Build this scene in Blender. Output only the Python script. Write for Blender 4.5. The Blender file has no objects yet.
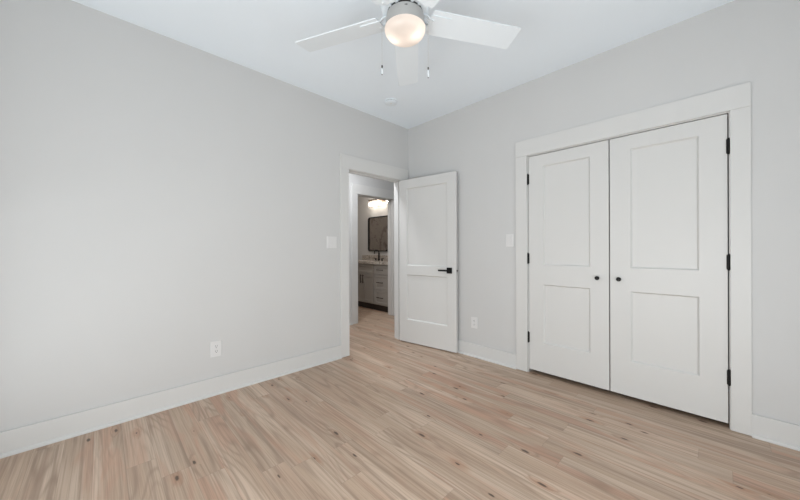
import bpy, bmesh, math
from math import sin, cos, pi, radians
from mathutils import Vector, Matrix

SC = bpy.context.scene
COL = SC.collection

# ------------------------------------------------------------------ camera, world, fill lamps, exposure
CAM = (2.82727, -2.89594, 1.16638)
cd = bpy.data.cameras.new('camera'); cam = bpy.data.objects.new('camera', cd); COL.objects.link(cam)
cd.sensor_width = 36.0; cd.sensor_fit = 'HORIZONTAL'; cd.lens = 36.0 * 307.976 / 800.0
cd.shift_y = -0.95 / 800.0
cd.clip_start = 0.02
yaw = 0.80197
fw = Vector((-sin(yaw), cos(yaw), 0.0)); rt = Vector((cos(yaw), sin(yaw), 0.0)); up = Vector((0, 0, 1))
roll = radians(0.209)
r2 = rt * cos(roll) - up * sin(roll)
u2 = up * cos(roll) + rt * sin(roll)
m3 = Matrix((r2, u2, -fw)).transposed()
cam.matrix_world = Matrix.Translation(CAM) @ m3.to_4x4()
SC.camera = cam

W = bpy.data.worlds.new('daylight_sky'); SC.world = W; W.use_nodes = True
W.node_tree.nodes['Background'].inputs[0].default_value = (0.96, 0.98, 1.0, 1)
W.node_tree.nodes['Background'].inputs[1].default_value = 0.85

def area_light(name, loc, rot, sx, sy, power, color=(1, 1, 1)):
    d = bpy.data.lights.new(name, 'AREA'); d.shape = 'RECTANGLE'; d.size = sx; d.size_y = sy
    d.energy = power; d.color = color
    o = bpy.data.objects.new(name, d); COL.objects.link(o); o.location = loc; o.rotation_euler = rot
    return o
# lamps standing in for daylight, added outside invented windows to even the walls
POWER = dict(sln=21, slf=0.2, shn=1.5, shf=0.3, rll=2.0, rlr=28, rhl=0.2, rhr=1.0, sgr=11, rgr=30, hall=20, bath=10)
FILL_TINT, UPLIGHT_TINT = (1.0, 0.99, 0.98), (0.955, 0.98, 1.0)
SIDE, REAR = (0, radians(90), 0), (radians(90), 0, 0)
area_light('side_fill_low_near', (3.74, -2.55, .70), SIDE, 1.15, 1.35, POWER['sln'], FILL_TINT)
area_light('side_fill_low_far', (3.74, -1.10, .70), SIDE, 1.15, 1.35, POWER['slf'], FILL_TINT)
area_light('side_fill_high_near', (3.74, -2.55, 1.85), SIDE, 1.05, 1.35, POWER['shn'], FILL_TINT)
area_light('side_fill_high_far', (3.74, -1.10, 1.85), SIDE, 1.05, 1.35, POWER['shf'], FILL_TINT)
area_light('rear_fill_low_left', (1.05, -3.79, .70), REAR, 1.35, 1.15, POWER['rll'], FILL_TINT)
area_light('rear_fill_low_right', (2.50, -3.79, .70), REAR, 1.35, 1.15, POWER['rlr'], FILL_TINT)
area_light('rear_fill_high_left', (1.05, -3.79, 1.85), REAR, 1.35, 1.05, POWER['rhl'], FILL_TINT)
area_light('rear_fill_high_right', (2.50, -3.79, 1.85), REAR, 1.35, 1.05, POWER['rhr'], FILL_TINT)
area_light('side_ceiling_fill', (4.35, -1.85, .30), (0, radians(128), 0), 1.2, 2.4, POWER['sgr'], UPLIGHT_TINT)  # added lamp aimed upward to brighten the ceiling
area_light('rear_ceiling_fill', (1.75, -4.40, .30), (radians(128), 0, 0), 2.4, 1.2, POWER['rgr'], UPLIGHT_TINT)  # second added uplight for the ceiling, from the rear
# unseen lamp added under the bathroom ceiling to brighten the room
area_light('bath_fill_lamp', (-2.1, .15, 2.72), (0, 0, 0), 0.25, 0.25, POWER['bath'], (1.0, 0.93, 0.86))
# unseen lamp added above the doorway to brighten the hall
area_light('hall_fill_lamp', (-0.55, -0.75, 2.72), (0, 0, 0), 0.25, 0.25, POWER['hall'], (0.97, 0.98, 1.0))

vs = SC.view_settings
vs.view_transform = 'Standard'; vs.look = 'None'; vs.gamma = 1.0; vs.use_curve_mapping = False
vs.exposure = 0.13
SC.cycles.use_denoising = True
SC.cycles.max_bounces = 10; SC.cycles.diffuse_bounces = 8
SC.cycles.sample_clamp_indirect = 6.0

# ------------------------------------------------------------------ mesh helpers
class MB:
    """collects shapes and links them as one mesh object"""
    def __init__(s): s.bm = bmesh.new()
    def verts(s, pts): return [s.bm.verts.new(p) for p in pts]
    def box(s, x0, x1, y0, y1, z0, z1, M=None):
        x0, x1 = min(x0, x1), max(x0, x1); y0, y1 = min(y0, y1), max(y0, y1); z0, z1 = min(z0, z1), max(z0, z1)
        v = s.verts([(x0,y0,z0),(x1,y0,z0),(x1,y1,z0),(x0,y1,z0),(x0,y0,z1),(x1,y0,z1),(x1,y1,z1),(x0,y1,z1)])
        if M is not None:
            for a in v: a.co = M @ a.co
        for f in ((0,3,2,1),(4,5,6,7),(0,1,5,4),(1,2,6,5),(2,3,7,6),(3,0,4,7)):
            s.bm.faces.new([v[i] for i in f])
        return s
    def prism(s, poly, axis_from, axis_to):
        """poly: list of 3D points; extruded by the vector axis_to-axis_from"""
        d = Vector(axis_to) - Vector(axis_from)
        a = s.verts(poly); b = s.verts([Vector(p) + d for p in poly]); n = len(a)
        s.bm.faces.new(a[::-1]); s.bm.faces.new(b)
        for i in range(n): s.bm.faces.new((a[i], a[(i+1) % n], b[(i+1) % n], b[i]))
        return s
    def lathe(s, prof, c=(0,0,0), n=40, M=None):
        """prof: (radius, height) pairs round the local z axis"""
        rings = []
        for r, z in prof:
            if r < 1e-6: rings.append([s.bm.verts.new((0, 0, z))])
            else: rings.append([s.bm.verts.new((r*cos(2*pi*k/n), r*sin(2*pi*k/n), z)) for k in range(n)])
        for A, B in zip(rings, rings[1:]):
            for k in range(n):
                k2 = (k+1) % n
                if len(A) == 1 and len(B) == 1: continue
                if len(A) == 1: s.bm.faces.new((A[0], B[k2], B[k]))
                elif len(B) == 1: s.bm.faces.new((A[k], A[k2], B[0]))
                else: s.bm.faces.new((A[k], A[k2], B[k2], B[k]))
        T = Matrix.Translation(c) @ (M.to_4x4() if M is not None else Matrix.Identity(4))
        for R in rings:
            for v in R: v.co = T @ v.co
        return s
    def tube(s, path, r, n=10, cap=True):
        path = [Vector(p) for p in path]; rings = []; prev = None
        for i, p in enumerate(path):
            t = (path[min(i+1, len(path)-1)] - path[max(i-1, 0)]).normalized()
            if prev is None:
                a = Vector((0,0,1)) if abs(t.z) < .9 else Vector((1,0,0))
                u = t.cross(a).normalized()
            else: u = (prev - t*prev.dot(t)).normalized()
            prev = u; w = t.cross(u)
            rr = r[i] if isinstance(r, (list, tuple)) else r
            rings.append([s.bm.verts.new(p + u*rr*cos(2*pi*k/n) + w*rr*sin(2*pi*k/n)) for k in range(n)])
        for A, B in zip(rings, rings[1:]):
            for k in range(n): s.bm.faces.new((A[k], A[(k+1)%n], B[(k+1)%n], B[k]))
        if cap: s.bm.faces.new(rings[0][::-1]); s.bm.faces.new(rings[-1])
        return s
    def ball(s, c, r, n=8, sz=1.0):
        prof = [(r*sin(pi*i/n), -r*sz*cos(pi*i/n)) for i in range(n+1)]
        prof[0] = (0, prof[0][1]); prof[-1] = (0, prof[-1][1])
        return s.lathe(prof, c, 2*n)
    def cells(s, U, V, solid, place, d0, d1):
        """a slab made of a grid of cells, holes where solid() is false; place(u,v,d) -> point"""
        nu, nv = len(U)-1, len(V)-1; cache = {}
        def vt(i, j, k):
            if (i,j,k) not in cache: cache[(i,j,k)] = s.bm.verts.new(place(U[i], V[j], (d0,d1)[k]))
            return cache[(i,j,k)]
        S = [[solid((U[i]+U[i+1])/2, (V[j]+V[j+1])/2) for j in range(nv)] for i in range(nu)]
        def ok(i, j): return 0 <= i < nu and 0 <= j < nv and S[i][j]
        for i in range(nu):
            for j in range(nv):
                if not S[i][j]: continue
                s.bm.faces.new((vt(i,j,0), vt(i+1,j,0), vt(i+1,j+1,0), vt(i,j+1,0)))
                s.bm.faces.new((vt(i,j,1), vt(i,j+1,1), vt(i+1,j+1,1), vt(i+1,j,1)))
                for (a, b, p, q) in ((i-1,j,(i,j),(i,j+1)), (i+1,j,(i+1,j+1),(i+1,j)), (i,j-1,(i+1,j),(i,j)), (i,j+1,(i,j+1),(i+1,j+1))):
                    if not ok(a, b):
                        s.bm.faces.new((vt(*p,0), vt(*q,0), vt(*q,1), vt(*p,1)))
        return s
    def build(s, name, mat, parent=None, bevel=0, seg=2, smooth=False, loc=None, rot=None):
        bmesh.ops.recalc_face_normals(s.bm, faces=s.bm.faces)
        me = bpy.data.meshes.new(name); s.bm.to_mesh(me); s.bm.free()
        me.materials.append(mat)
        if smooth:
            for p in me.polygons: p.use_smooth = True
        o = bpy.data.objects.new(name, me); COL.objects.link(o)
        if parent is not None: o.parent = parent
        if loc is not None: o.location = loc
        if rot is not None: o.rotation_euler = rot
        if bevel:
            b = o.modifiers.new('bevel', 'BEVEL'); b.width = bevel; b.segments = seg; b.limit_method = 'ANGLE'; b.angle_limit = radians(35)
        if smooth:
            e = o.modifiers.new('edge_split', 'EDGE_SPLIT'); e.split_angle = radians(38)
        return o

def empty(name, loc=(0,0,0), rz=0.0):
    o = bpy.data.objects.new(name, None); COL.objects.link(o); o.location = loc; o.rotation_euler = (0, 0, rz); o.empty_display_size = .05
    return o
def tag(o, label, cat, group=None, kind=None):
    o['label'] = label; o['category'] = cat
    if group: o['group'] = group
    if kind: o['kind'] = kind
    return o
def structure(o, label, cat): return tag(o, label, cat, kind='structure')
def copy_tree(o, parent=None):
    c = o.copy(); COL.objects.link(c)
    if parent is not None: c.parent = parent
    for ch in list(o.children): copy_tree(ch, c)
    return c

# ------------------------------------------------------------------ materials
class NT:
    def __init__(s, name):
        s.m = bpy.data.materials.new(name); s.m.use_nodes = True; s.t = s.m.node_tree
        s.b = s.t.nodes['Principled BSDF']
    def n(s, typ, **k):
        o = s.t.nodes.new(typ)
        for a, v in k.items(): setattr(o, a, v)
        return o
    def put(s, sock, v):
        if isinstance(v, bpy.types.NodeSocket): s.t.links.new(v, sock)
        elif v is not None: sock.default_value = v
    def math(s, op, a, b=None, c=None):
        o = s.n('ShaderNodeMath', operation=op)
        for i, v in enumerate((a, b, c)): s.put(o.inputs[i], v) if v is not None else None
        return o.outputs[0]
    def comb(s, x=0, y=0, z=0):
        o = s.n('ShaderNodeCombineXYZ')
        for i, v in enumerate((x, y, z)): s.put(o.inputs[i], v)
        return o.outputs[0]
    def sep(s, v):
        o = s.n('ShaderNodeSeparateXYZ'); s.put(o.inputs[0], v); return o.outputs
    def noise(s, vec, scale=1, detail=3, rough=.5, dist=0):
        o = s.n('ShaderNodeTexNoise'); s.put(o.inputs['Vector'], vec)
        o.inputs['Scale'].default_value = scale; o.inputs['Detail'].default_value = detail
        o.inputs['Roughness'].default_value = rough; o.inputs['Distortion'].default_value = dist
        return o.outputs['Fac']
    def ramp(s, f, stops):
        o = s.n('ShaderNodeValToRGB'); s.put(o.inputs[0], f); e = o.color_ramp.elements
        while len(e) < len(stops): e.new(.5)
        for q, (p, c) in zip(e, stops): q.position = p; q.color = (*c, 1) if len(c) == 3 else c
        return o.outputs[0]
    def remap(s, v, a, b, c=0.0, d=1.0, smooth=True):
        o = s.n('ShaderNodeMapRange', interpolation_type='SMOOTHSTEP' if smooth else 'LINEAR')
        for i, q in enumerate((v, a, b, c, d)): s.put(o.inputs[i], q)
        return o.outputs[0]
    def mix(s, f, a, b, mode='MIX'):
        o = s.n('ShaderNodeMix', data_type='RGBA', blend_type=mode)
        s.put(o.inputs[0], f)
        s.put(o.inputs[6], (*a, 1) if isinstance(a, tuple) and len(a) == 3 else a)
        s.put(o.inputs[7], (*b, 1) if isinstance(b, tuple) and len(b) == 3 else b)
        return o.outputs[2]
    def white(s, vec):
        o = s.n('ShaderNodeTexWhiteNoise', noise_dimensions='3D'); s.put(o.inputs['Vector'], vec); return o
    def obj(s): return s.n('ShaderNodeTexCoord').outputs['Object']
    def bump(s, h, strength=.1, dist=.01):
        o = s.n('ShaderNodeBump'); o.inputs['Strength'].default_value = strength; o.inputs['Distance'].default_value = dist
        s.put(o.inputs['Height'], h); s.put(s.b.inputs['Normal'], o.outputs[0])
    def set(s, **k):
        for a, v in k.items():
            key = a.replace('_', ' ')
            s.put(s.b.inputs[key], (*v, 1) if isinstance(v, tuple) and len(v) == 3 else v)
        return s.m

def paint(name, col, rough=.5, tex=0.0, scale=180, spec=.4, var=.015):
    """painted surface: faint roller texture and a faint unevenness of the coat"""
    t = NT(name); co = t.obj()
    f = t.noise(co, 2.3, 2)
    c = t.mix(f, tuple(q*(1-var) for q in col), tuple(min(1, q*(1+var)) for q in col))
    t.set(Base_Color=c, Roughness=rough)
    t.b.inputs['Specular IOR Level'].default_value = spec
    if tex: t.bump(t.noise(co, scale, 2), tex, .002)
    return t.m

M_wall = paint('grey_wall_paint', (.600, .602, .600), .75, .10, 160, .25)
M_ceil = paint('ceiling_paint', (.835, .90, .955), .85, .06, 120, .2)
M_trim = paint('white_trim_paint', (.645, .645, .635), .42, .0)
M_door = paint('white_door_paint', (.645, .645, .635), .42, .0)
M_base = paint('white_baseboard_paint', (.645, .648, .642), .45, .0)
M_plate = paint('white_plastic', (.70, .70, .70), .35, 0)
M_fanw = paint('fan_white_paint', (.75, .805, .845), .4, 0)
M_drum = paint('fan_housing_paint', (.40, .40, .395), .38, 0)
M_black = paint('matte_black_metal', (.006, .006, .006), .5, 0, 180, .25)
M_slot = paint('dark_slot', (.03, .03, .03), .7, 0)
M_gasket = paint('dark_ring_metal', (.02, .02, .02), .5, 0)
M_vanity = paint('taupe_cabinet_paint', (.34, .315, .285), .5, 0)
M_toe = paint('shaded_toe_kick_brown', (.05, .042, .036), .6, 0)  # dark brown, with the shadow of the recess put into the colour
M_bronze = paint('dark_bronze_metal', (.035, .026, .02), .4, 0)
M_fixt = paint('brushed_bronze_fixture', (.16, .115, .08), .35, 0)
M_bathwall = paint('bath_wall_paint', (.60, .59, .575), .7, .06)

def metal(name, col, rough):
    t = NT(name); f = t.noise(t.obj(), 40, 2)
    t.set(Base_Color=t.mix(f, tuple(q*.92 for q in col), col), Roughness=rough, Metallic=1.0); return t.m
M_steel = metal('satin_nickel', (.62, .61, .6), .3)
M_mirror = metal('mirror_silver', (.82, .81, .80), .015)

def floor_material():
    t = NT('vinyl_plank_floor'); p = t.sep(t.obj()); x, y = p[0], p[1]
    w, L = .1265, 1.22
    v = t.math('DIVIDE', t.math('ADD', y, 20.012), w); row = t.math('FLOOR', v); fv = t.math('FRACT', v)
    r1 = t.white(t.comb(row, 3.7, 1.3)).outputs['Value']
    xs = t.math('ADD', t.math('ADD', x, 20.0), t.math('MULTIPLY', r1, L))
    u = t.math('DIVIDE', xs, L); colm = t.math('FLOOR', u); fu = t.math('FRACT', u)
    wn = t.white(t.comb(row, colm, 7.1)); rc = t.sep(wn.outputs['Color']); a, b, c = rc[0], rc[1], rc[2]
    ox = t.math('MULTIPLY', a, 53.0); oy = t.math('MULTIPLY', b, 31.0); oz = t.math('MULTIPLY', c, 17.0)
    px = t.math('ADD', x, ox); py = t.math('ADD', y, oy)
    def vec(sx, sy): return t.comb(t.math('MULTIPLY', px, sx), t.math('MULTIPLY', py, sy), oz)
    # knots: sparse, slightly long along the board
    vor = t.n('ShaderNodeTexVoronoi', voronoi_dimensions='2D'); t.put(vor.inputs['Vector'], vec(3.2, 9.0)); vor.inputs['Scale'].default_value = 1.0
    vor.inputs['Randomness'].default_value = 1.0
    kd = vor.outputs['Distance']; kc = t.sep(vor.outputs['Color'])
    ksel = t.math('GREATER_THAN', kc[0], .70)
    kn = t.noise(vec(30, 60), 1, 2)
    kd2 = t.math('ADD', kd, t.math('MULTIPLY', t.math('SUBTRACT', kn, .5), .10))
    kr = t.math('MULTIPLY_ADD', kc[1], .075, .035)
    knot = t.math('MULTIPLY', t.remap(t.math('DIVIDE', kd2, kr), .4, 1.0, 1.0, 0.0), ksel)
    halo = t.math('MULTIPLY', t.remap(kd2, .08, .34, 1.0, 0.0), ksel)
    # growth rings: contour lines of a long soft field, pulled round the knots
    f1 = t.noise(vec(.75, 5.5), 1, 1.5, .4, .15)
    f1 = t.math('ADD', f1, t.math('MULTIPLY', halo, .06))
    rings = t.math('SINE', t.math('MULTIPLY', f1, 95.0))
    rings = t.math('MULTIPLY_ADD', rings, .5, .5)
    rings_w = t.remap(t.noise(vec(.9, 4.5), 1, 2), .42, .62)
    fine = t.noise(vec(2.2, 150), 1, 3, .6)
    streak = t.noise(vec(.7, 26), 1, 4, .6, .25)
    broad = t.noise(vec(.8, 7.5), 1, 2, .5, .3)
    pinkf = t.noise(vec(1.1, 8.0), 1, 3, .55, .5)
    tan, taupe, pale, pink, red = (.495, .365, .270), (.295, .204, .145), (.605, .470, .365), (.51, .305, .212), (.38, .19, .105)
    col = t.mix(t.remap(broad, .36, .64), tan, pale)
    col = t.mix(t.math('MULTIPLY', t.remap(streak, .48, .68), .72), col, taupe)
    col = t.mix(t.math('MULTIPLY', t.remap(pinkf, .47, .62), t.remap(b, .30, .90, .25, .85)), col, pink)
    col = t.mix(t.math('MULTIPLY', t.math('MULTIPLY', t.math('POWER', rings, 3.0), rings_w), .55), col, taupe)
    col = t.mix(t.math('MULTIPLY', t.remap(fine, .42, .66), .42), col, taupe)
    col = t.mix(t.math('MULTIPLY', halo, t.math('MULTIPLY', kc[2], .6)), col, red)
    col = t.mix(t.math('MULTIPLY', knot, .88), col, (.06, .035, .024))
    tone = t.math('MULTIPLY_ADD', c, .12, .95)
    col = t.mix(1.0, col, t.comb(tone, tone, tone), 'MULTIPLY')
    ev = t.math('MINIMUM', fv, t.math('SUBTRACT', 1.0, fv)); eu = t.math('MINIMUM', fu, t.math('SUBTRACT', 1.0, fu))
    sv = t.remap(ev, .004, .016, 1.0, 0.0); su = t.remap(eu, .0005, .0016, 1.0, 0.0)
    seam = t.math('MAXIMUM', sv, su)
    col = t.mix(t.math('MULTIPLY', seam, .26), col, (.12, .085, .065))
    rough = t.math('MULTIPLY_ADD', fine, .12, .34)
    t.set(Base_Color=col, Roughness=rough); t.b.inputs['Specular IOR Level'].default_value = .5
    t.bump(t.math('SUBTRACT', t.math('MULTIPLY', fine, .25), seam), .12, .002)
    return t.m
M_floor = floor_material()

def stone(name, base, vein, speck, scale):
    t = NT(name); co = t.obj()
    n1 = t.noise(co, scale*.18, 4, .6, 1.6)
    vv = t.remap(t.math('ABSOLUTE', t.math('SUBTRACT', n1, .5)), 0, .045, 1, 0)
    n2 = t.noise(co, scale, 3, .7); n3 = t.noise(co, scale*2.3, 2, .6)
    c = t.mix(t.remap(n2, .4, .65), base, speck)
    c = t.mix(t.math('MULTIPLY', t.remap(n3, .58, .70), .85), c, vein)
    c = t.mix(t.math('MULTIPLY', vv, .75), c, vein)
    return t.set(Base_Color=c, Roughness=.18)
M_granite = stone('speckled_granite', (.62, .57, .51), (.07, .055, .045), (.46, .40, .345), 70)
M_marble = stone('veined_shower_marble', (.235, .205, .18), (.12, .10, .088), (.26, .225, .195), 5)

def glow(name, col, strength, base=(.9, .88, .84)):
    t = NT(name); t.set(Base_Color=base, Roughness=.4, Emission_Color=col, Emission_Strength=strength); return t.m
M_bulb = glow('lit_bulb', (1.0, .85, .74), 4.0)
M_vbulb = glow('lit_vanity_bulb', (1.0, .92, .83), 85)

def frosted(name, col, trans=.9):
    t = NT(name); nt = t.t
    tr = t.n('ShaderNodeBsdfTranslucent'); tr.inputs[0].default_value = (*col, 1)
    df = t.n('ShaderNodeBsdfDiffuse'); df.inputs[0].default_value = (*col, 1)
    gl = t.n('ShaderNodeBsdfGlossy'); gl.inputs['Roughness'].default_value = .25
    m1 = t.n('ShaderNodeMixShader'); m1.inputs[0].default_value = trans
    nt.links.new(df.outputs[0], m1.inputs[1]); nt.links.new(tr.outputs[0], m1.inputs[2])
    m2 = t.n('ShaderNodeMixShader'); m2.inputs[0].default_value = .04
    nt.links.new(m1.outputs[0], m2.inputs[1]); nt.links.new(gl.outputs[0], m2.inputs[2])
    nt.links.new(m2.outputs[0], nt.nodes['Material Output'].inputs[0]); return t.m
M_globe = frosted('frosted_globe_glass', (.95, .90, .86), .75)

def clear_glass(name, tint=(.97, .98, .98), gloss=.08, frost=0.0):
    t = NT(name); nt = t.t
    tp = t.n('ShaderNodeBsdfTransparent'); tp.inputs[0].default_value = (*tint, 1)
    gl = t.n('ShaderNodeBsdfGlossy'); gl.inputs['Roughness'].default_value = .05
    tr = t.n('ShaderNodeBsdfTranslucent'); tr.inputs[0].default_value = (*tint, 1)
    m0 = t.n('ShaderNodeMixShader'); m0.inputs[0].default_value = frost
    nt.links.new(tp.outputs[0], m0.inputs[1]); nt.links.new(tr.outputs[0], m0.inputs[2])
    m = t.n('ShaderNodeMixShader'); m.inputs[0].default_value = gloss
    nt.links.new(m0.outputs[0], m.inputs[1]); nt.links.new(gl.outputs[0], m.inputs[2])
    nt.links.new(m.outputs[0], nt.nodes['Material Output'].inputs[0]); return t.m
M_pane = clear_glass('window_glass')
M_shade = clear_glass('seeded_shade_glass', (.95, .94, .92), .10, .07)

# ------------------------------------------------------------------ room shell
H = 2.74
X1, Y1 = 3.55, -3.60            # far sides of the bedroom (behind the camera)
HX0, HX1 = -1.27, -1.13         # hall wall holding the bathroom doorway
BX0, BY0, BY1 = -3.20, -0.95, 1.36   # bathroom
WT = .12
OUT = (-3.32, 3.67, -3.72, 1.62)

structure(MB().box(OUT[0], OUT[1], OUT[2], OUT[3], -.10, 0).build('floor', M_floor), 'light wood-look plank floor with pinkish streaks and dark knots', 'floor')
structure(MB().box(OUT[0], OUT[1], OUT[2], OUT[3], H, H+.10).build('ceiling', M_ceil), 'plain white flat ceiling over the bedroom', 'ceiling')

def wall_x(name, x0, x1, ya, yb, holes, label, mat=None):
    U = sorted({ya, yb, *[h[0] for h in holes], *[h[1] for h in holes]}); V = sorted({0.0, H, *[h[2] for h in holes], *[h[3] for h in holes]})
    sol = lambda u, v: not any(h[0] < u < h[1] and h[2] < v < h[3] for h in holes)
    return structure(MB().cells(U, V, sol, lambda u, v, d: (d, u, v), x0, x1).build(name, mat or M_wall), label, 'wall')
def wall_y(name, y0, y1, xa, xb, holes, label, mat=None):
    U = sorted({xa, xb, *[h[0] for h in holes], *[h[1] for h in holes]}); V = sorted({0.0, H, *[h[2] for h in holes], *[h[3] for h in holes]})
    sol = lambda u, v: not any(h[0] < u < h[1] and h[2] < v < h[3] for h in holes)
    return structure(MB().cells(U, V, sol, lambda u, v, d: (u, d, v), y0, y1).build(name, mat or M_wall), label, 'wall')

DY0, DY1, DZ = -.945, -.140, 2.040       # clear opening of the bedroom doorway
CX0, CX1, CZ = 1.578, 2.875, 2.036       # clear opening of the closet
BYa, BYb, BZ = 0.0, .765, 2.030          # clear opening of the bathroom doorway
J = .018                                  # jamb board thickness
wall_x('wall_left', -WT, 0, Y1, 1.50, [(DY0-J, DY1+J, 0, DZ+J)], 'blank light grey wall left, with the open doorway at its right end')
wall_y('wall_right', 0, WT, 0, X1, [(CX0-J, CX1+J, 0, CZ+J)], 'light grey wall holding the double closet doors')
WS = (-3.30, -.35, .10, 2.42); WR = (.30, 3.25, .10, 2.42)
wall_x('wall_side', X1, X1+WT, Y1-WT, WT, [WS], 'grey side wall behind the camera with an added window')
wall_y('wall_rear', Y1-WT, Y1, -1.13, X1, [WR], 'grey rear wall behind the camera with an added window')
wall_x('wall_hall', HX0, HX1, Y1-WT, 1.62, [(BYa-J, BYb+J, 0, BZ+J)], 'hall wall seen through the doorway, with the bathroom opening')
wall_y('wall_hall_end', 1.50, 1.62, HX1, 0, [], 'end wall of the hall')
wall_y('wall_bath_back', BY1, BY1+WT, OUT[0], HX0, [], 'bathroom wall behind the vanity and mirror', M_bathwall)
wall_x('wall_bath_left', OUT[0], BX0, BY0-WT, BY1, [], 'veined stone wall across the bathroom, seen in the mirror', M_marble)
wall_y('wall_bath_front', BY0-WT, BY0, BX0, HX0, [], 'front wall of the bathroom', M_bathwall)
wall_y('wall_closet_back', .76, .88, 0, X1, [], 'back wall inside the closet')
wall_x('wall_closet_left', .98, 1.10, WT, .76, [], 'left wall inside the closet')
wall_x('wall_closet_right', 3.30, 3.42, WT, .76, [], 'right wall inside the closet')

# ------------------------------------------------------------------ baseboards and door trim
BH, BT = .140, .016
def base_profile(flip=1):
    """(out, up) section of a baseboard with a shoe moulding at the floor"""
    return [(0, 0), (BT+.013, 0), (BT+.013, .009), (BT+.010, .015), (BT+.004, .019), (BT, .020), (BT, BH-.002), (BT-.002, BH), (.005, BH), (.005, BH-.014), (0, BH-.014)]
def baseboard(name, a, b, normal, label):
    a, b, nrm = Vector((*a, 0)), Vector((*b, 0)), Vector((*normal, 0))
    poly = [a + nrm*o + Vector((0, 0, z)) for o, z in base_profile()]
    return structure(MB().prism(poly, a, b).build(name, M_base), label, 'baseboard')
CW, CT, HEAD = .108, .018, .155
baseboard('baseboard_left', (0, Y1), (0, DY0-.006-CW), (1, 0), 'tall flat white baseboard along the left wall')
baseboard('baseboard_right', (BT+.014, 0), (CX0-.006-CW, 0), (0, -1), 'short white baseboard behind the open door, left of the closet')
baseboard('baseboard_right_far', (CX1+.094, 0), (X1, 0), (0, -1), 'white baseboard right of the closet casing')
baseboard('baseboard_hall', (HX1, Y1), (HX1, BYa-.006-CW), (1, 0), 'white baseboard along the hall wall')
baseboard('baseboard_bath', (BX0, BY1), (-2.80, BY1), (0, -1), 'white baseboard in the bathroom corner')

def doorway_trim(name, axis, face, sgn, lo, hi, top, depth, label, outer_hi=None, stop_at=.045, plinth=0.003):
    """flat casing, jamb boards and stops of one doorway; axis: direction the opening runs; face: wall face; sgn: side the casing stands on"""
    P = (lambda u, d, z: (d, u, z)) if axis == 'y' else (lambda u, d, z: (u, d, z))
    def bx(mb, u0, u1, d0, d1, z0, z1):
        a, b = P(u0, d0, z0), P(u1, d1, z1); mb.box(a[0], b[0], a[1], b[1], a[2], b[2])
    root = empty(name, P((lo+hi)/2, face, 0))
    off = Vector(root.location)
    def fin(mb, nm, bev=.0015):
        for v in mb.bm.verts: v.co -= off
        return mb.build(nm, M_trim, root, bevel=bev)
    rv = .006; ohi = hi + rv + CW if outer_hi is None else outer_hi
    back = face - sgn*depth
    m = MB(); bx(m, lo-rv-CW, lo-rv, face, face+sgn*CT, plinth, top+rv); fin(m, 'casing_leg')
    m = MB(); bx(m, hi+rv, ohi, face, face+sgn*CT, plinth, top+rv); fin(m, 'casing_leg')
    m = MB(); bx(m, lo-rv-CW, ohi, face, face+sgn*(CT+.001), top+rv+.0005, top+HEAD); fin(m, 'casing_head')
    m = MB(); bx(m, lo-J, lo, face, back, 0, top); bx(m, hi, hi+J, face, back, 0, top); bx(m, lo-J, hi+J, face, back, top, top+J); fin(m, 'jamb', .001)
    return structure(root, label, 'door trim'), fin, bx

trim_door, fin, bx = doorway_trim('trim_1', 'y', 0, 1, DY0, DY1, DZ, WT, 'flat white casing round the open doorway on the left wall', outer_hi=-.021)
m = MB()
bx(m, DY0, DY0+.011, -.075, -.040, 0, DZ); bx(m, DY1-.011, DY1, -.075, -.040, 0, DZ); bx(m, DY0, DY1, -.075, -.040, DZ-.011, DZ); fin(m, 'door_stop', .001)
m = MB(); bx(m, DY0, DY0+.002, -.030, -.006, .89, .95); o = fin(m, 'strike_plate', 0); o.data.materials[0] = M_black
# casing on the hall side of the same doorway
m = MB(); bx(m, DY0-.006-CW, DY0-.006, -WT, -WT-CT, .003, DZ); bx(m, DY1+.006, DY1+.006+CW, -WT, -WT-CT, .003, DZ); bx(m, DY0-.006-CW, DY1+.006+CW, -WT, -WT-CT, DZ+.006, DZ+HEAD); fin(m, 'hall_casing', .001)

trim_closet, fin, bx = doorway_trim('trim_2', 'x', 0, -1, CX0, CX1, CZ, WT, 'wide flat white casing framing the double closet doors', outer_hi=CX1+.094)
m = MB(); bx(m, CX0, CX1, .045, .075, CZ-.012, CZ); fin(m, 'door_stop', .001)

trim_bath, fin, bx = doorway_trim('trim_3', 'y', HX1, 1, BYa, BYb, BZ, HX1-HX0, 'white casing of the bathroom opening across the hall')
m = MB()
bx(m, BYa, BYa+.011, HX1-.085, HX1-.05, 0, BZ); bx(m, BYb-.011, BYb, HX1-.085, HX1-.05, 0, BZ); bx(m, BYa, BYb, HX1-.085, HX1-.05, BZ-.011, BZ); fin(m, 'door_stop', .001)

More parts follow.
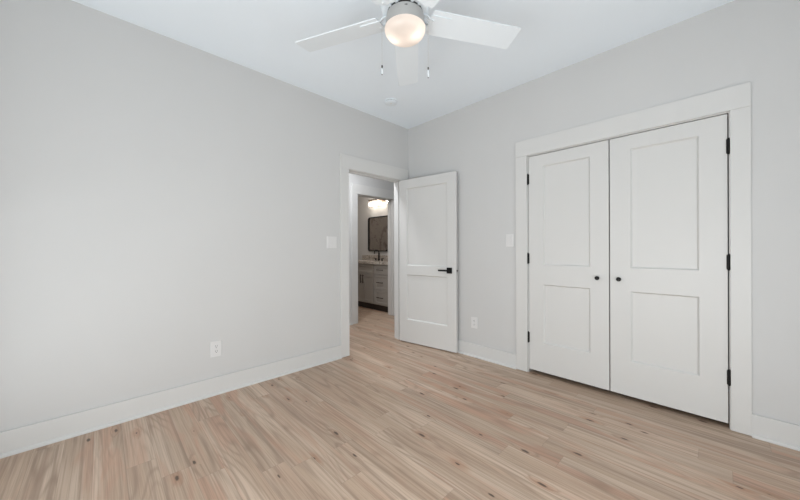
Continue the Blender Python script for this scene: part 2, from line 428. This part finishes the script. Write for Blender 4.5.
# ------------------------------------------------------------------ doors
def panel_leaf(mb, w, z0, z1, t, panels, rec=.014, bev=.010):
    """door slab: local x 0..w, local y 0 (front) .. t (back), recessed flat panels on both faces"""
    U = sorted({0.0, w, *[p[0] for p in panels], *[p[1] for p in panels]}); V = sorted({z0, z1, *[p[2] for p in panels], *[p[3] for p in panels]})
    bm = mb.bm
    for yf, d in ((0.0, 1), (t, -1)):
        cache = {}
        def vt(u, v):
            if (u, v) not in cache: cache[(u, v)] = bm.verts.new((u, yf, v))
            return cache[(u, v)]
        for i in range(len(U)-1):
            for j in range(len(V)-1):
                uc, vc = (U[i]+U[i+1])/2, (V[j]+V[j+1])/2
                q = [vt(U[i], V[j]), vt(U[i+1], V[j]), vt(U[i+1], V[j+1]), vt(U[i], V[j+1])]
                if any(p[0] < uc < p[1] and p[2] < vc < p[3] for p in panels):
                    a = [bm.verts.new((u, yf + d*rec, v)) for u, v in ((U[i]+bev, V[j]+bev), (U[i+1]-bev, V[j]+bev), (U[i+1]-bev, V[j+1]-bev), (U[i]+bev, V[j+1]-bev))]
                    for k in range(4): bm.faces.new((q[k], q[(k+1)%4], a[(k+1)%4], a[k]))
                    bm.faces.new(a)
                else: bm.faces.new(q)
    # edges
    for (a, b) in (((0, z0), (w, z0)), ((w, z0), (w, z1)), ((w, z1), (0, z1)), ((0, z1), (0, z0))):
        bm.faces.new([bm.verts.new(p) for p in ((a[0], 0, a[1]), (b[0], 0, b[1]), (b[0], t, b[1]), (a[0], t, a[1]))])
    bmesh.ops.remove_doubles(bm, verts=bm.verts, dist=1e-5)
    return mb

def hinge(parent, x, zc, h=.091):
    m = MB()
    m.tube([(x, -.006, zc-h/2), (x, -.006, zc+h/2)], .0068, 12)
    m.ball((x, -.006, zc+h/2+.002), .0065, 5); m.ball((x, -.006, zc-h/2-.002), .0065, 5)
    m.box(x-.010, x+.010, -.004, .0008, zc-h/2, zc+h/2)
    return m.build('hinge', M_black, parent, smooth=True)

def round_knob(parent, x, z):
    m = MB()
    R = Matrix.Rotation(radians(90), 3, 'X')
    m.lathe([(0, 0), (.011, 0), (.011, .003), (.0065, .006), (.006, .014), (.0135, .018), (.0165, .023), (.0165, .027), (.0135, .031), (0, .032)], (x, 0, z), 28, R)
    return m.build('knob', M_black, parent, smooth=True)

DT = .035
# closet leaves: front face at y = +.001
gap = .0075; mid = 2.2255
wl = mid - gap/2 - (CX0 + .005); wr = (CX1 - .006) - (mid + gap/2)
zb, zt = .035, 2.0290
def closet_leaf(name, x0, w, hinge_left, label):
    root = empty(name, (x0, .001, 0))
    st_l, st_r = .132, .132
    panels = [(st_l, w-st_r, 1.014, 1.925), (st_l, w-st_r, .300, .837)]
    panel_leaf(MB(), w, zb, zt, DT, panels).build('door_leaf', M_door, root, bevel=.0012)
    hx = -.0045 if hinge_left else w + .0045
    for zc in (1.820, 1.074, .333): hinge(root, hx, zc)
    round_knob(root, w-.0775 if hinge_left else .060, .926)
    return structure(root, label, 'closet door')
closet_leaf('door_2', CX0+.005, wl, True, 'left leaf of the white double closet doors, closed')
closet_leaf('door_3', mid+gap/2, wr, False, 'right leaf of the white double closet doors, closed')

# bedroom door, swung about 98 degrees into the room; local frame: x along the leaf from the hinge, y=0 the face towards the camera
th = radians(98.0)
piv = Vector((0.004, -.146, 0))
# leaf direction in the room: closed points to -y; turned by th
leaf_dir = Vector((sin(th), -cos(th), 0))
face_n = Vector((-(-cos(th)), 0, 0))
ang = math.atan2(leaf_dir.y, leaf_dir.x)
# local +y must point away from the camera (towards the right wall)
org = piv + Matrix.Rotation(ang, 3, 'Z') @ Vector((.005, -.040, 0))
door = empty('door_1', org, ang)
DW = .797
panel_leaf(MB(), DW, .012, 2.030, DT, [(.112, DW-.112, .962, 1.920), (.112, DW-.112, .290, .850)]).build('door_leaf', M_door, door, bevel=.0012)
hz = .922
def lever(side):
    y0 = 0 if side < 0 else DT
    m = MB()
    xr = DW - .082
    m.box(xr-.033, xr+.033, y0, y0+side*.009, hz-.033, hz+.033)
    R = Matrix.Rotation(radians(90 if side < 0 else -90), 3, 'X')
    m.lathe([(0, .009), (.0115, .009), (.0115, .048), (0, .048)], (xr, y0, hz), 20, R)
    m.box(xr-.118, xr+.011, y0+side*.042, y0+side*.056, hz-.009, hz+.009)
    return m.build('lever_handle', M_black, door, bevel=.0015)
lever(-1); lever(1)
m = MB(); m.box(DW, DW+.0015, .006, .029, hz-.028, hz+.028); m.build('latch_plate', M_steel, door, bevel=.0005)
m = MB(); m.box(DW, DW+.011, .011, .024, hz-.008, hz+.008); m.build('latch_bolt', M_black, door, bevel=.002)
for zc in (1.82, 1.074, .333):
    m = MB(); m.tube([(-.004, DT+.005, zc-.049), (-.004, DT+.005, zc+.049)], .0068, 12); m.box(-.0015, 0, .004, DT+.004, zc-.049, zc+.049)
    m.build('hinge', M_black, door, smooth=True)
structure(door, 'white two-panel door standing open against the right wall, black lever', 'door')

# ------------------------------------------------------------------ unseen windows, added behind the camera to let the light in
def window(name, axis, face, sgn, u0, u1, z0, z1, label):
    P = (lambda u, d, z: (d, u, z)) if axis == 'y' else (lambda u, d, z: (u, d, z))
    root = empty(name, P((u0+u1)/2, face, z0)); off = Vector(root.location)
    def bx(mb, a0, a1, d0, d1, c0, c1):
        a, b = P(a0, d0, c0), P(a1, d1, c1); mb.box(a[0], b[0], a[1], b[1], a[2], b[2])
    def fin(mb, nm, mat, bev=.001):
        for v in mb.bm.verts: v.co -= off
        return mb.build(nm, mat, root, bevel=bev)
    F = .045; md = (u0+u1)/2; zm = (z0+z1)/2
    m = MB()
    for a0, a1 in ((u0, u0+F), (u1-F, u1), (md-.035, md+.035)): bx(m, a0, a1, face+sgn*.03, face+sgn*.10, z0, z1)
    for c0, c1 in ((z0, z0+F), (z1-F, z1), (zm-.022, zm+.022)): bx(m, u0, u1, face+sgn*.032, face+sgn*.098, c0, c1)
    fin(m, 'window_frame', M_trim)
    m = MB(); bx(m, u0+F, u1-F, face+sgn*.062, face+sgn*.066, z0+F, z1-F); fin(m, 'pane', M_pane, 0)
    m = MB()
    bx(m, u0-.1, u0, face, face-sgn*CT, z0, z1); bx(m, u1, u1+.1, face, face-sgn*CT, z0, z1)
    bx(m, u0-.1, u1+.1, face, face-sgn*CT, z1, z1+.13); bx(m, u0-.1, u1+.1, face, face-sgn*CT, z0-.08, z0-.02); bx(m, u0-.12, u1+.12, face+sgn*.03, face-sgn*.04, z0-.02, z0)
    fin(m, 'window_casing', M_trim)
    return structure(root, label, 'window')
window('added_window_1', 'y', X1, 1, *WS, 'unseen double window added in the side wall behind the camera')
window('added_window_2', 'x', Y1, -1, *WR, 'unseen double window added in the rear wall behind the camera')

# ------------------------------------------------------------------ ceiling fan
FX, FY, FZ = 1.698, -1.761, 2.366
fan = empty('ceiling_fan', (FX, FY, H))
tag(fan, 'white five-blade ceiling fan with lit round globe and pull chains', 'ceiling fan')
fa_dir = (rt*.053 + fw*.998); A0 = math.atan2(fa_dir.y, fa_dir.x)
def Z(z): return z - H
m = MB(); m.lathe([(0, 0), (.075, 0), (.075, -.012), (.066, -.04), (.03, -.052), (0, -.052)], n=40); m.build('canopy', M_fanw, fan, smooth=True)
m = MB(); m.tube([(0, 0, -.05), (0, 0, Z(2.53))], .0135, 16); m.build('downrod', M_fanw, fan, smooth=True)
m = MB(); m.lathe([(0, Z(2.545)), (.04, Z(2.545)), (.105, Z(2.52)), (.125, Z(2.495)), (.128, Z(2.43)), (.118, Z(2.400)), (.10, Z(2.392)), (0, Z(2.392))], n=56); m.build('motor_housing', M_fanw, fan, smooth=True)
m = MB(); m.lathe([(0, Z(2.393)), (.088, Z(2.393)), (.092, Z(2.390)), (.092, Z(2.377)), (.0, Z(2.375))], n=56); m.build('motor_ring', M_gasket, fan, smooth=True)
# switch housing / light kit drum
m = MB(); m.lathe([(0, Z(2.379)), (.092, Z(2.379)), (.096, Z(2.377)), (.101, Z(2.330)), (.1015, Z(2.311)), (.0995, Z(2.310)), (.0995, Z(2.324)), (0, Z(2.326))], n=64)
drum = m.build('light_housing', M_drum, fan, smooth=True)
# small reverse switch slot on the drum, facing the camera side
ca = math.atan2(CAM[1]-FY, CAM[0]-FX)
Mr = Matrix.Rotation(ca + .05, 4, 'Z')
m = MB(); m.box(.0925, .0988, -.0065, .003, Z(2.363), Z(2.360), Mr); m.box(.0925, .0993, .003, .0065, Z(2.3645), Z(2.3585), Mr)
m.build('reverse_switch', M_slot, drum)
# frosted bowl (open shell with thickness) and the two bulbs in it
m = MB()
prof = [(.0973, Z(2.316))]
for i in range(0, 13):
    a = pi/2 * i/12
    prof.append((.1055*cos(a)**.62 if i < 12 else 0, Z(2.309) - .055*sin(a)))
m.lathe(prof, n=64); globe = m.build('globe', M_globe, fan, smooth=True)
for sgn, nm in ((1, 'a'), (-1, 'b')):
    d = Vector((cos(A0+.25), sin(A0+.25), 0))
    d = (rt*.95 + fw*(-.30)).normalized()
    c = d*sgn*.052
    m = MB(); m.ball((c.x, c.y, Z(2.296)), .019, 10, 1.2); m.build('bulb', M_bulb, fan, smooth=True)
# blades, each with its iron
RB, WB = .650, .142
def blade(k):
    a = A0 + 2*pi*k/5
    tilt = radians(-11.5)
    Rz = Matrix.Rotation(a, 4, 'Z')
    T = Matrix.Translation((0, 0, Z(FZ+.004))) @ Rz @ Matrix.Rotation(tilt, 4, 'X')
    m = MB()
    rc = .012; pts = []
    r0 = .135
    for (cx, cy, s0) in ((RB-rc, WB/2-rc, 0), (r0+rc, WB/2-rc, pi/2), (r0+rc, -WB/2+rc, pi), (RB-rc, -WB/2+rc, 1.5*pi)):
        for i in range(5): pts.append(Vector((cx + rc*cos(s0 + i*pi/8), cy + rc*sin(s0 + i*pi/8), -.003)))
    m.prism(pts, (0,0,0), (0,0,.006))
    for v in m.bm.verts: v.co = T @ v.co
    b = m.build('blade', M_fanw, fan, bevel=.001)
    m = MB()
    # mounting plate let under the blade root, rounded rectangle
    pts = []; x0, x1, w2, rc = .128, .245, .046, .012
    for (cx, cy, s0) in ((x1-rc, w2-rc, 0), (x0+rc, w2-rc, pi/2), (x0+rc, -w2+rc, pi), (x1-rc, -w2+rc, 1.5*pi)):
        for i in range(5): pts.append(Vector((cx + rc*cos(s0 + i*pi/8), cy + rc*sin(s0 + i*pi/8), -.0075)))
    m.prism(pts, (0,0,0), (0,0,.0045))
    for v in m.bm.verts: v.co = T @ v.co
    n0 = len(m.bm.verts)
    # arm coming down from the motor ring
    arm = [(.086, Z(2.386)), (.112, Z(2.384)), (.126, Z(FZ+.006)), (.150, Z(FZ-.002))]
    for (p, q) in zip(arm, arm[1:]):
        for s in (-1, 1):
            y = .020*s
            v0 = [Vector((p[0], y-.006, p[1]-.003)), Vector((p[0], y+.006, p[1]-.003)), Vector((p[0]+.004, y+.006, p[1]+.003)), Vector((p[0]+.004, y-.006, p[1]+.003))]
            m.prism([Rz @ v for v in v0], Rz @ Vector((p[0], 0, p[1])), Rz @ Vector((q[0], 0, q[1])))
    m.build('blade_iron', M_fanw, b)
for k in range(5): blade(k)
# pull chains with fobs
def chain(px, py, ztop, zfob, zend):
    x, y = px-FX, py-FY
    m = MB(); z = ztop
    m.tube([(x*.93, y*.93, Z(ztop+.022)), (x*.985, y*.985, Z(ztop+.02)), (x, y, Z(ztop+.006)), (x, y, Z(zfob))], .0006, 6)
    while z > zfob: m.ball((x, y, Z(z)), .0011, 4); z -= .0075
    c = m.build('pull_chain', M_steel, fan, smooth=True)
    m = MB(); m.lathe([(0, Z(zfob+.008)), (.0035, Z(zfob+.006)), (.0042, Z(zfob)), (.003, Z(zfob-.006)), (0, Z(zfob-.008))], (x, y, 0), 12)
    m.build('chain_coupling', M_slot, c, smooth=True)
    m = MB(); m.lathe([(0, Z(zfob-.007)), (.003, Z(zfob-.012)), (.0042, Z(zend+.012)), (.0028, Z(zend+.002)), (0, Z(zend))], (x, y, 0), 12)
    m.build('fob', M_fanw, c, smooth=True)
    m = MB(); m.ball((x, y, Z(zend-.001)), .0028, 5); m.build('fob_tip', M_slot, c, smooth=True)
chain(1.615, -1.848, 2.335, 2.114, 2.074)
chain(1.782, -1.676, 2.335, 2.104, 2.057)

# ------------------------------------------------------------------ smoke detector
sd = empty('smoke_detector', (.413, -.685, H)); tag(sd, 'small round white smoke detector on the ceiling beyond the fan', 'smoke detector')
m = MB(); m.lathe([(0, 0), (.068, 0), (.068, -.009), (.064, -.011), (0, -.011)], n=48); m.build('mounting_base', M_fanw, sd, smooth=True)
m = MB(); m.lathe([(.060, -.011), (.060, -.015), (0, -.015)], n=48); m.build('vent_ring', M_slot, sd, smooth=True)
m = MB(); m.lathe([(.062, -.015), (.063, -.019), (.060, -.030), (.045, -.037), (.018, -.039), (0, -.039)], n=48)
for k in range(24):
    a = 2*pi*k/24; m.box(.057, .0625, -.0025, .0025, -.016, -.010, Matrix.Rotation(a, 4, 'Z'))
m.build('cover', M_fanw, sd, smooth=True)
m = MB(); m.lathe([(0, -.0385), (.012, -.0385), (.012, -.041), (0, -.0415)], (.02, -.02, 0), 20); m.build('test_button', M_plate, sd, smooth=True)

# ------------------------------------------------------------------ switches and outlets (local: x right, y=0 wall, -y out, z up)
def plate(root, w, h):
    m = MB()
    m.prism([Vector((-w/2, 0, -h/2)), Vector((-w/2, -.003, -h/2)), Vector((-w/2+.004, -.006, -h/2)), Vector((w/2-.004, -.006, -h/2)), Vector((w/2, -.003, -h/2)), Vector((w/2, 0, -h/2))], (0,0,0), (0,0,h))
    return m.build('wall_plate', M_plate, root, bevel=.0008)
def rocker(root, x):
    m = MB(); m.box(x-.0178, x+.0178, -.0068, -.002, -.034, .034); fr = m.build('switch_frame', M_plate, root, bevel=.0006)
    m = MB()
    m.prism([Vector((x-.0155, -.0066, -.031)), Vector((x-.0155, -.0085, -.031)), Vector((x-.0155, -.0072, 0)), Vector((x-.0155, -.0108, .031)), Vector((x-.0155, -.0066, .031))], (0,0,0), (.031,0,0))
    m.build('rocker', M_plate, root, bevel=.0006)
def outlet(name, loc, rz, w, h, label):
    r = empty(name, loc, rz); plate(r, w, h)
    for zc in (.0205, -.0205):
        m = MB(); pts = []
        for i in range(24):
            a = 2*pi*i/24; pts.append(Vector((max(-.0172, min(.0172, .0195*cos(a))), -.005, zc + max(-.0142, min(.0142, .0195*sin(a))))))
        m.prism(pts, (0,0,0), (0,-.003,0)); rc = m.build('receptacle', M_plate, r, bevel=.0005)
        m = MB()
        m.box(-.0078, -.0052, -.0084, -.0065, zc-.001, zc+.0085); m.box(.0052, .0078, -.0084, -.0065, zc-.001, zc+.0085)
        m.lathe([(0, .0065), (.0028, .0065), (.0028, .0084), (0, .0084)], (0, 0, zc-.0075), 12, Matrix.Rotation(radians(90), 3, 'X'))
        m.build('slots', M_slot, rc)
    m = MB(); m.lathe([(0, .006), (.003, .006), (.0025, .0073), (0, .0075)], (0, 0, 0), 12, Matrix.Rotation(radians(90), 3, 'X')); m.build('screw', M_steel, r, smooth=True)
    return tag(r, label, 'wall outlet', 'wall outlets')
def switch(name, loc, rz, w, h, xs, label):
    r = empty(name, loc, rz); plate(r, w, h)
    for x in xs: rocker(r, x)
    return tag(r, label, 'light switch', 'light switches')
L_ROT = radians(90)          # local -y points to +x on the left wall
outlet('wall_outlet', (0, -2.235, .366), L_ROT, .079, .124, 'white duplex outlet low on the blank left wall')
outlet('wall_outlet', (.989, 0, .366), 0, .079, .118, 'white duplex outlet between the open door and the closet, below the switch')
switch('light_switch', (0, -1.160, 1.240), L_ROT, .117, .122, (-.023, .023), 'white two-gang rocker switch on the left wall beside the doorway')
switch('light_switch', (1.394, 0, 1.248), 0, .077, .122, (0,), 'white single rocker switch beside the closet casing')

# ------------------------------------------------------------------ bathroom: vanity, counter, faucet, mirror, light
VX0, VX1, VY = -2.770, HX0-.004, .800          # front plane of the doors at y = VY
van = empty('vanity_cabinet', ((VX0+VX1)/2, BY1, 0)); voff = Vector(van.location)
tag(van, 'taupe shaker vanity cabinet with dark pulls in the bathroom beyond the doorway', 'bathroom vanity')
def vfin(mb, nm, mat, par=van, bev=.0012, **k):
    for v in mb.bm.verts: v.co -= voff
    return mb.build(nm, mat, par, bevel=bev, **k)
FT = .019
m = MB(); m.box(VX0, VX1, VY+FT+.022, BY1-.003, .115, .878); vfin(m, 'body', M_vanity)
m = MB(); m.box(VX0+.01, VX1, VY+.085, BY1-.003, 0.001, .115); vfin(m, 'toe_kick', M_toe)
def front(nm, x0, x1, z0, z1, rail=.052):
    mb = panel_leaf(MB(), x1-x0, z0, z1, FT, [(rail, x1-x0-rail, z0+rail, z1-rail)], .011, .004)
    for v in mb.bm.verts: v.co += Vector((x0, VY, 0))
    return vfin(mb, nm, M_vanity, van, .001)
def pull(par, xc, zc, L, vert=False):
    m = MB()
    if vert:
        m.box(xc-.006, xc+.006, VY-.034, VY-.022, zc-L/2, zc+L/2)
        for s in (-1, 1): m.box(xc-.005, xc+.005, VY-.024, VY+.002, zc+s*(L/2-.02)-.005, zc+s*(L/2-.02)+.005)
    else:
        m.box(xc-L/2, xc+L/2, VY-.034, VY-.022, zc-.006, zc+.006)
        for s in (-1, 1): m.box(xc+s*(L/2-.02)-.005, xc+s*(L/2-.02)+.005, VY-.024, VY+.002, zc-.005, zc+.005)
    return vfin(m, 'handle', M_bronze, par, .001)
g = .011
XD = [VX0+.004, -2.407, -2.0575, -1.709, VX1-.008]
for (x0, x1) in ((XD[0], XD[1]), (XD[3], XD[4])):
    for (z0, z1) in ((.693, .868), (.408, .685), (.135, .400)):
        d = front('drawer', x0+g, x1-g, z0, z1, .045); pull(d, (x0+x1)/2 - .02, (z0+z1)/2, .17)
front('false_drawer_front', XD[1]+g, XD[3]-g, .693, .868, .045)
d = front('door', XD[1]+g, XD[2]-.002, .135, .685); pull(d, XD[2]-.033, .585, .17, True)
d = front('door', XD[2]+.002, XD[3]-g, .135, .685); pull(d, XD[2]+.033, .585, .17, True)

ct = MB().box(VX0-.012, VX1+.002, VY-.022, BY1-.003, .880, .930).build('vanity_countertop', M_granite, bevel=.003)
tag(ct, 'speckled brown and cream stone countertop on the taupe vanity', 'countertop')
tag(MB().box(VX0-.012, VX1+.002, BY1-.023, BY1-.003, .9305, 1.035).build('backsplash', M_granite, bevel=.002), 'low speckled stone backsplash strip standing at the back of the bathroom countertop', 'backsplash')

fx, fy = -2.105, 1.262
fc = empty('faucet', (fx, fy, .9303)); tag(fc, 'black arched faucet on the bathroom countertop below the mirror', 'faucet')
m = MB(); m.lathe([(0, 0), (.027, 0), (.027, .008), (.020, .014), (.0175, .02), (.0175, .15), (.015, .16), (0, .16)], n=24); m.build('body', M_black, fc, smooth=True)
pth = [(0, 0, .12), (0, 0, .165)] + [(0, -.06 + .06*cos(a), .165 + .05*sin(a)) for a in [pi*i/10 for i in range(1, 10)]] + [(0, -.12, .16), (0, -.122, .135)]
m = MB(); m.tube(pth, .011, 14); m.build('spout', M_black, fc, smooth=True)
for s in (-1, 1):
    m = MB(); m.lathe([(0, 0), (.022, 0), (.022, .007), (.013, .012), (.012, .045), (0, .047)], (s*.10, 0, 0), 20)
    m.tube([(s*.10, 0, .038), (s*.165, -.005, .046)], .0062, 10); m.build('tap_handle', M_black, fc, smooth=True)

MX0, MX1, MZ0, MZ1 = -2.560, -1.600, 1.118, 1.862
def rrect(x0, x1, z0, z1, r, y, n=7):
    pts = []
    for cx, cz, s0 in ((x1-r, z1-r, 0), (x0+r, z1-r, pi/2), (x0+r, z0+r, pi), (x1-r, z0+r, 1.5*pi)):
        for i in range(n): a = s0 + pi/2*i/(n-1); pts.append(Vector((cx + r*cos(a), y, cz + r*sin(a))))
    return pts
mi = empty('wall_mirror', ((MX0+MX1)/2, BY1, MZ0)); tag(mi, 'black framed mirror with rounded corners above the bathroom vanity', 'mirror'); moff = Vector(mi.location)
m = MB()
o1 = m.verts(rrect(MX0, MX1, MZ0, MZ1, .055, BY1)); o2 = m.verts(rrect(MX0, MX1, MZ0, MZ1, .055, BY1-.032))
i2 = m.verts(rrect(MX0+.018, MX1-.018, MZ0+.018, MZ1-.018, .040, BY1-.032)); i1 = m.verts(rrect(MX0+.018, MX1-.018, MZ0+.018, MZ1-.018, .040, BY1-.010))
n = len(o1)
for k in range(n):
    k2 = (k+1) % n
    for A, B in ((o1, o2), (o2, i2), (i2, i1)): m.bm.faces.new((A[k], A[k2], B[k2], B[k]))
for v in m.bm.verts: v.co -= moff
m.build('frame', M_black, mi)
m = MB(); m.prism(rrect(MX0+.014, MX1-.014, MZ0+.014, MZ1-.014, .042, BY1-.004), (0,0,0), (0,-.008,0))
for v in m.bm.verts: v.co -= moff
m.build('mirror_glass', M_mirror, mi)

vl = empty('vanity_light', (-2.08, BY1, 2.20)); tag(vl, 'three-shade bronze vanity light glowing above the bathroom mirror', 'wall light')
m = MB(); m.box(-.13, .13, -.022, 0, -.045, .045); m.build('back_plate', M_fixt, vl, bevel=.004)
m = MB(); m.box(-.36, .36, -.115, -.093, .006, .028); m.box(-.012, .012, -.10, -.02, .004, .03); m.build('bar', M_fixt, vl, bevel=.002)
for k in (-1, 0, 1):
    c = (k*.28, -.104, 0)
    m = MB(); m.lathe([(0, .008), (.026, .008), (.028, -.002), (.022, -.012), (.02, -.03), (0, -.03)], c, 24); so = m.build('socket', M_fixt, vl, smooth=True)
    m = MB(); m.lathe([(.024, -.010), (.045, -.016), (.056, -.045), (.060, -.145), (.058, -.145), (.054, -.045), (.044, -.018)], c, 32); m.build('shade', M_shade, vl, smooth=True)
    m = MB(); m.ball((c[0], c[1], -.070), .023, 9, 1.25); m.build('bulb', M_vbulb, so, smooth=True)
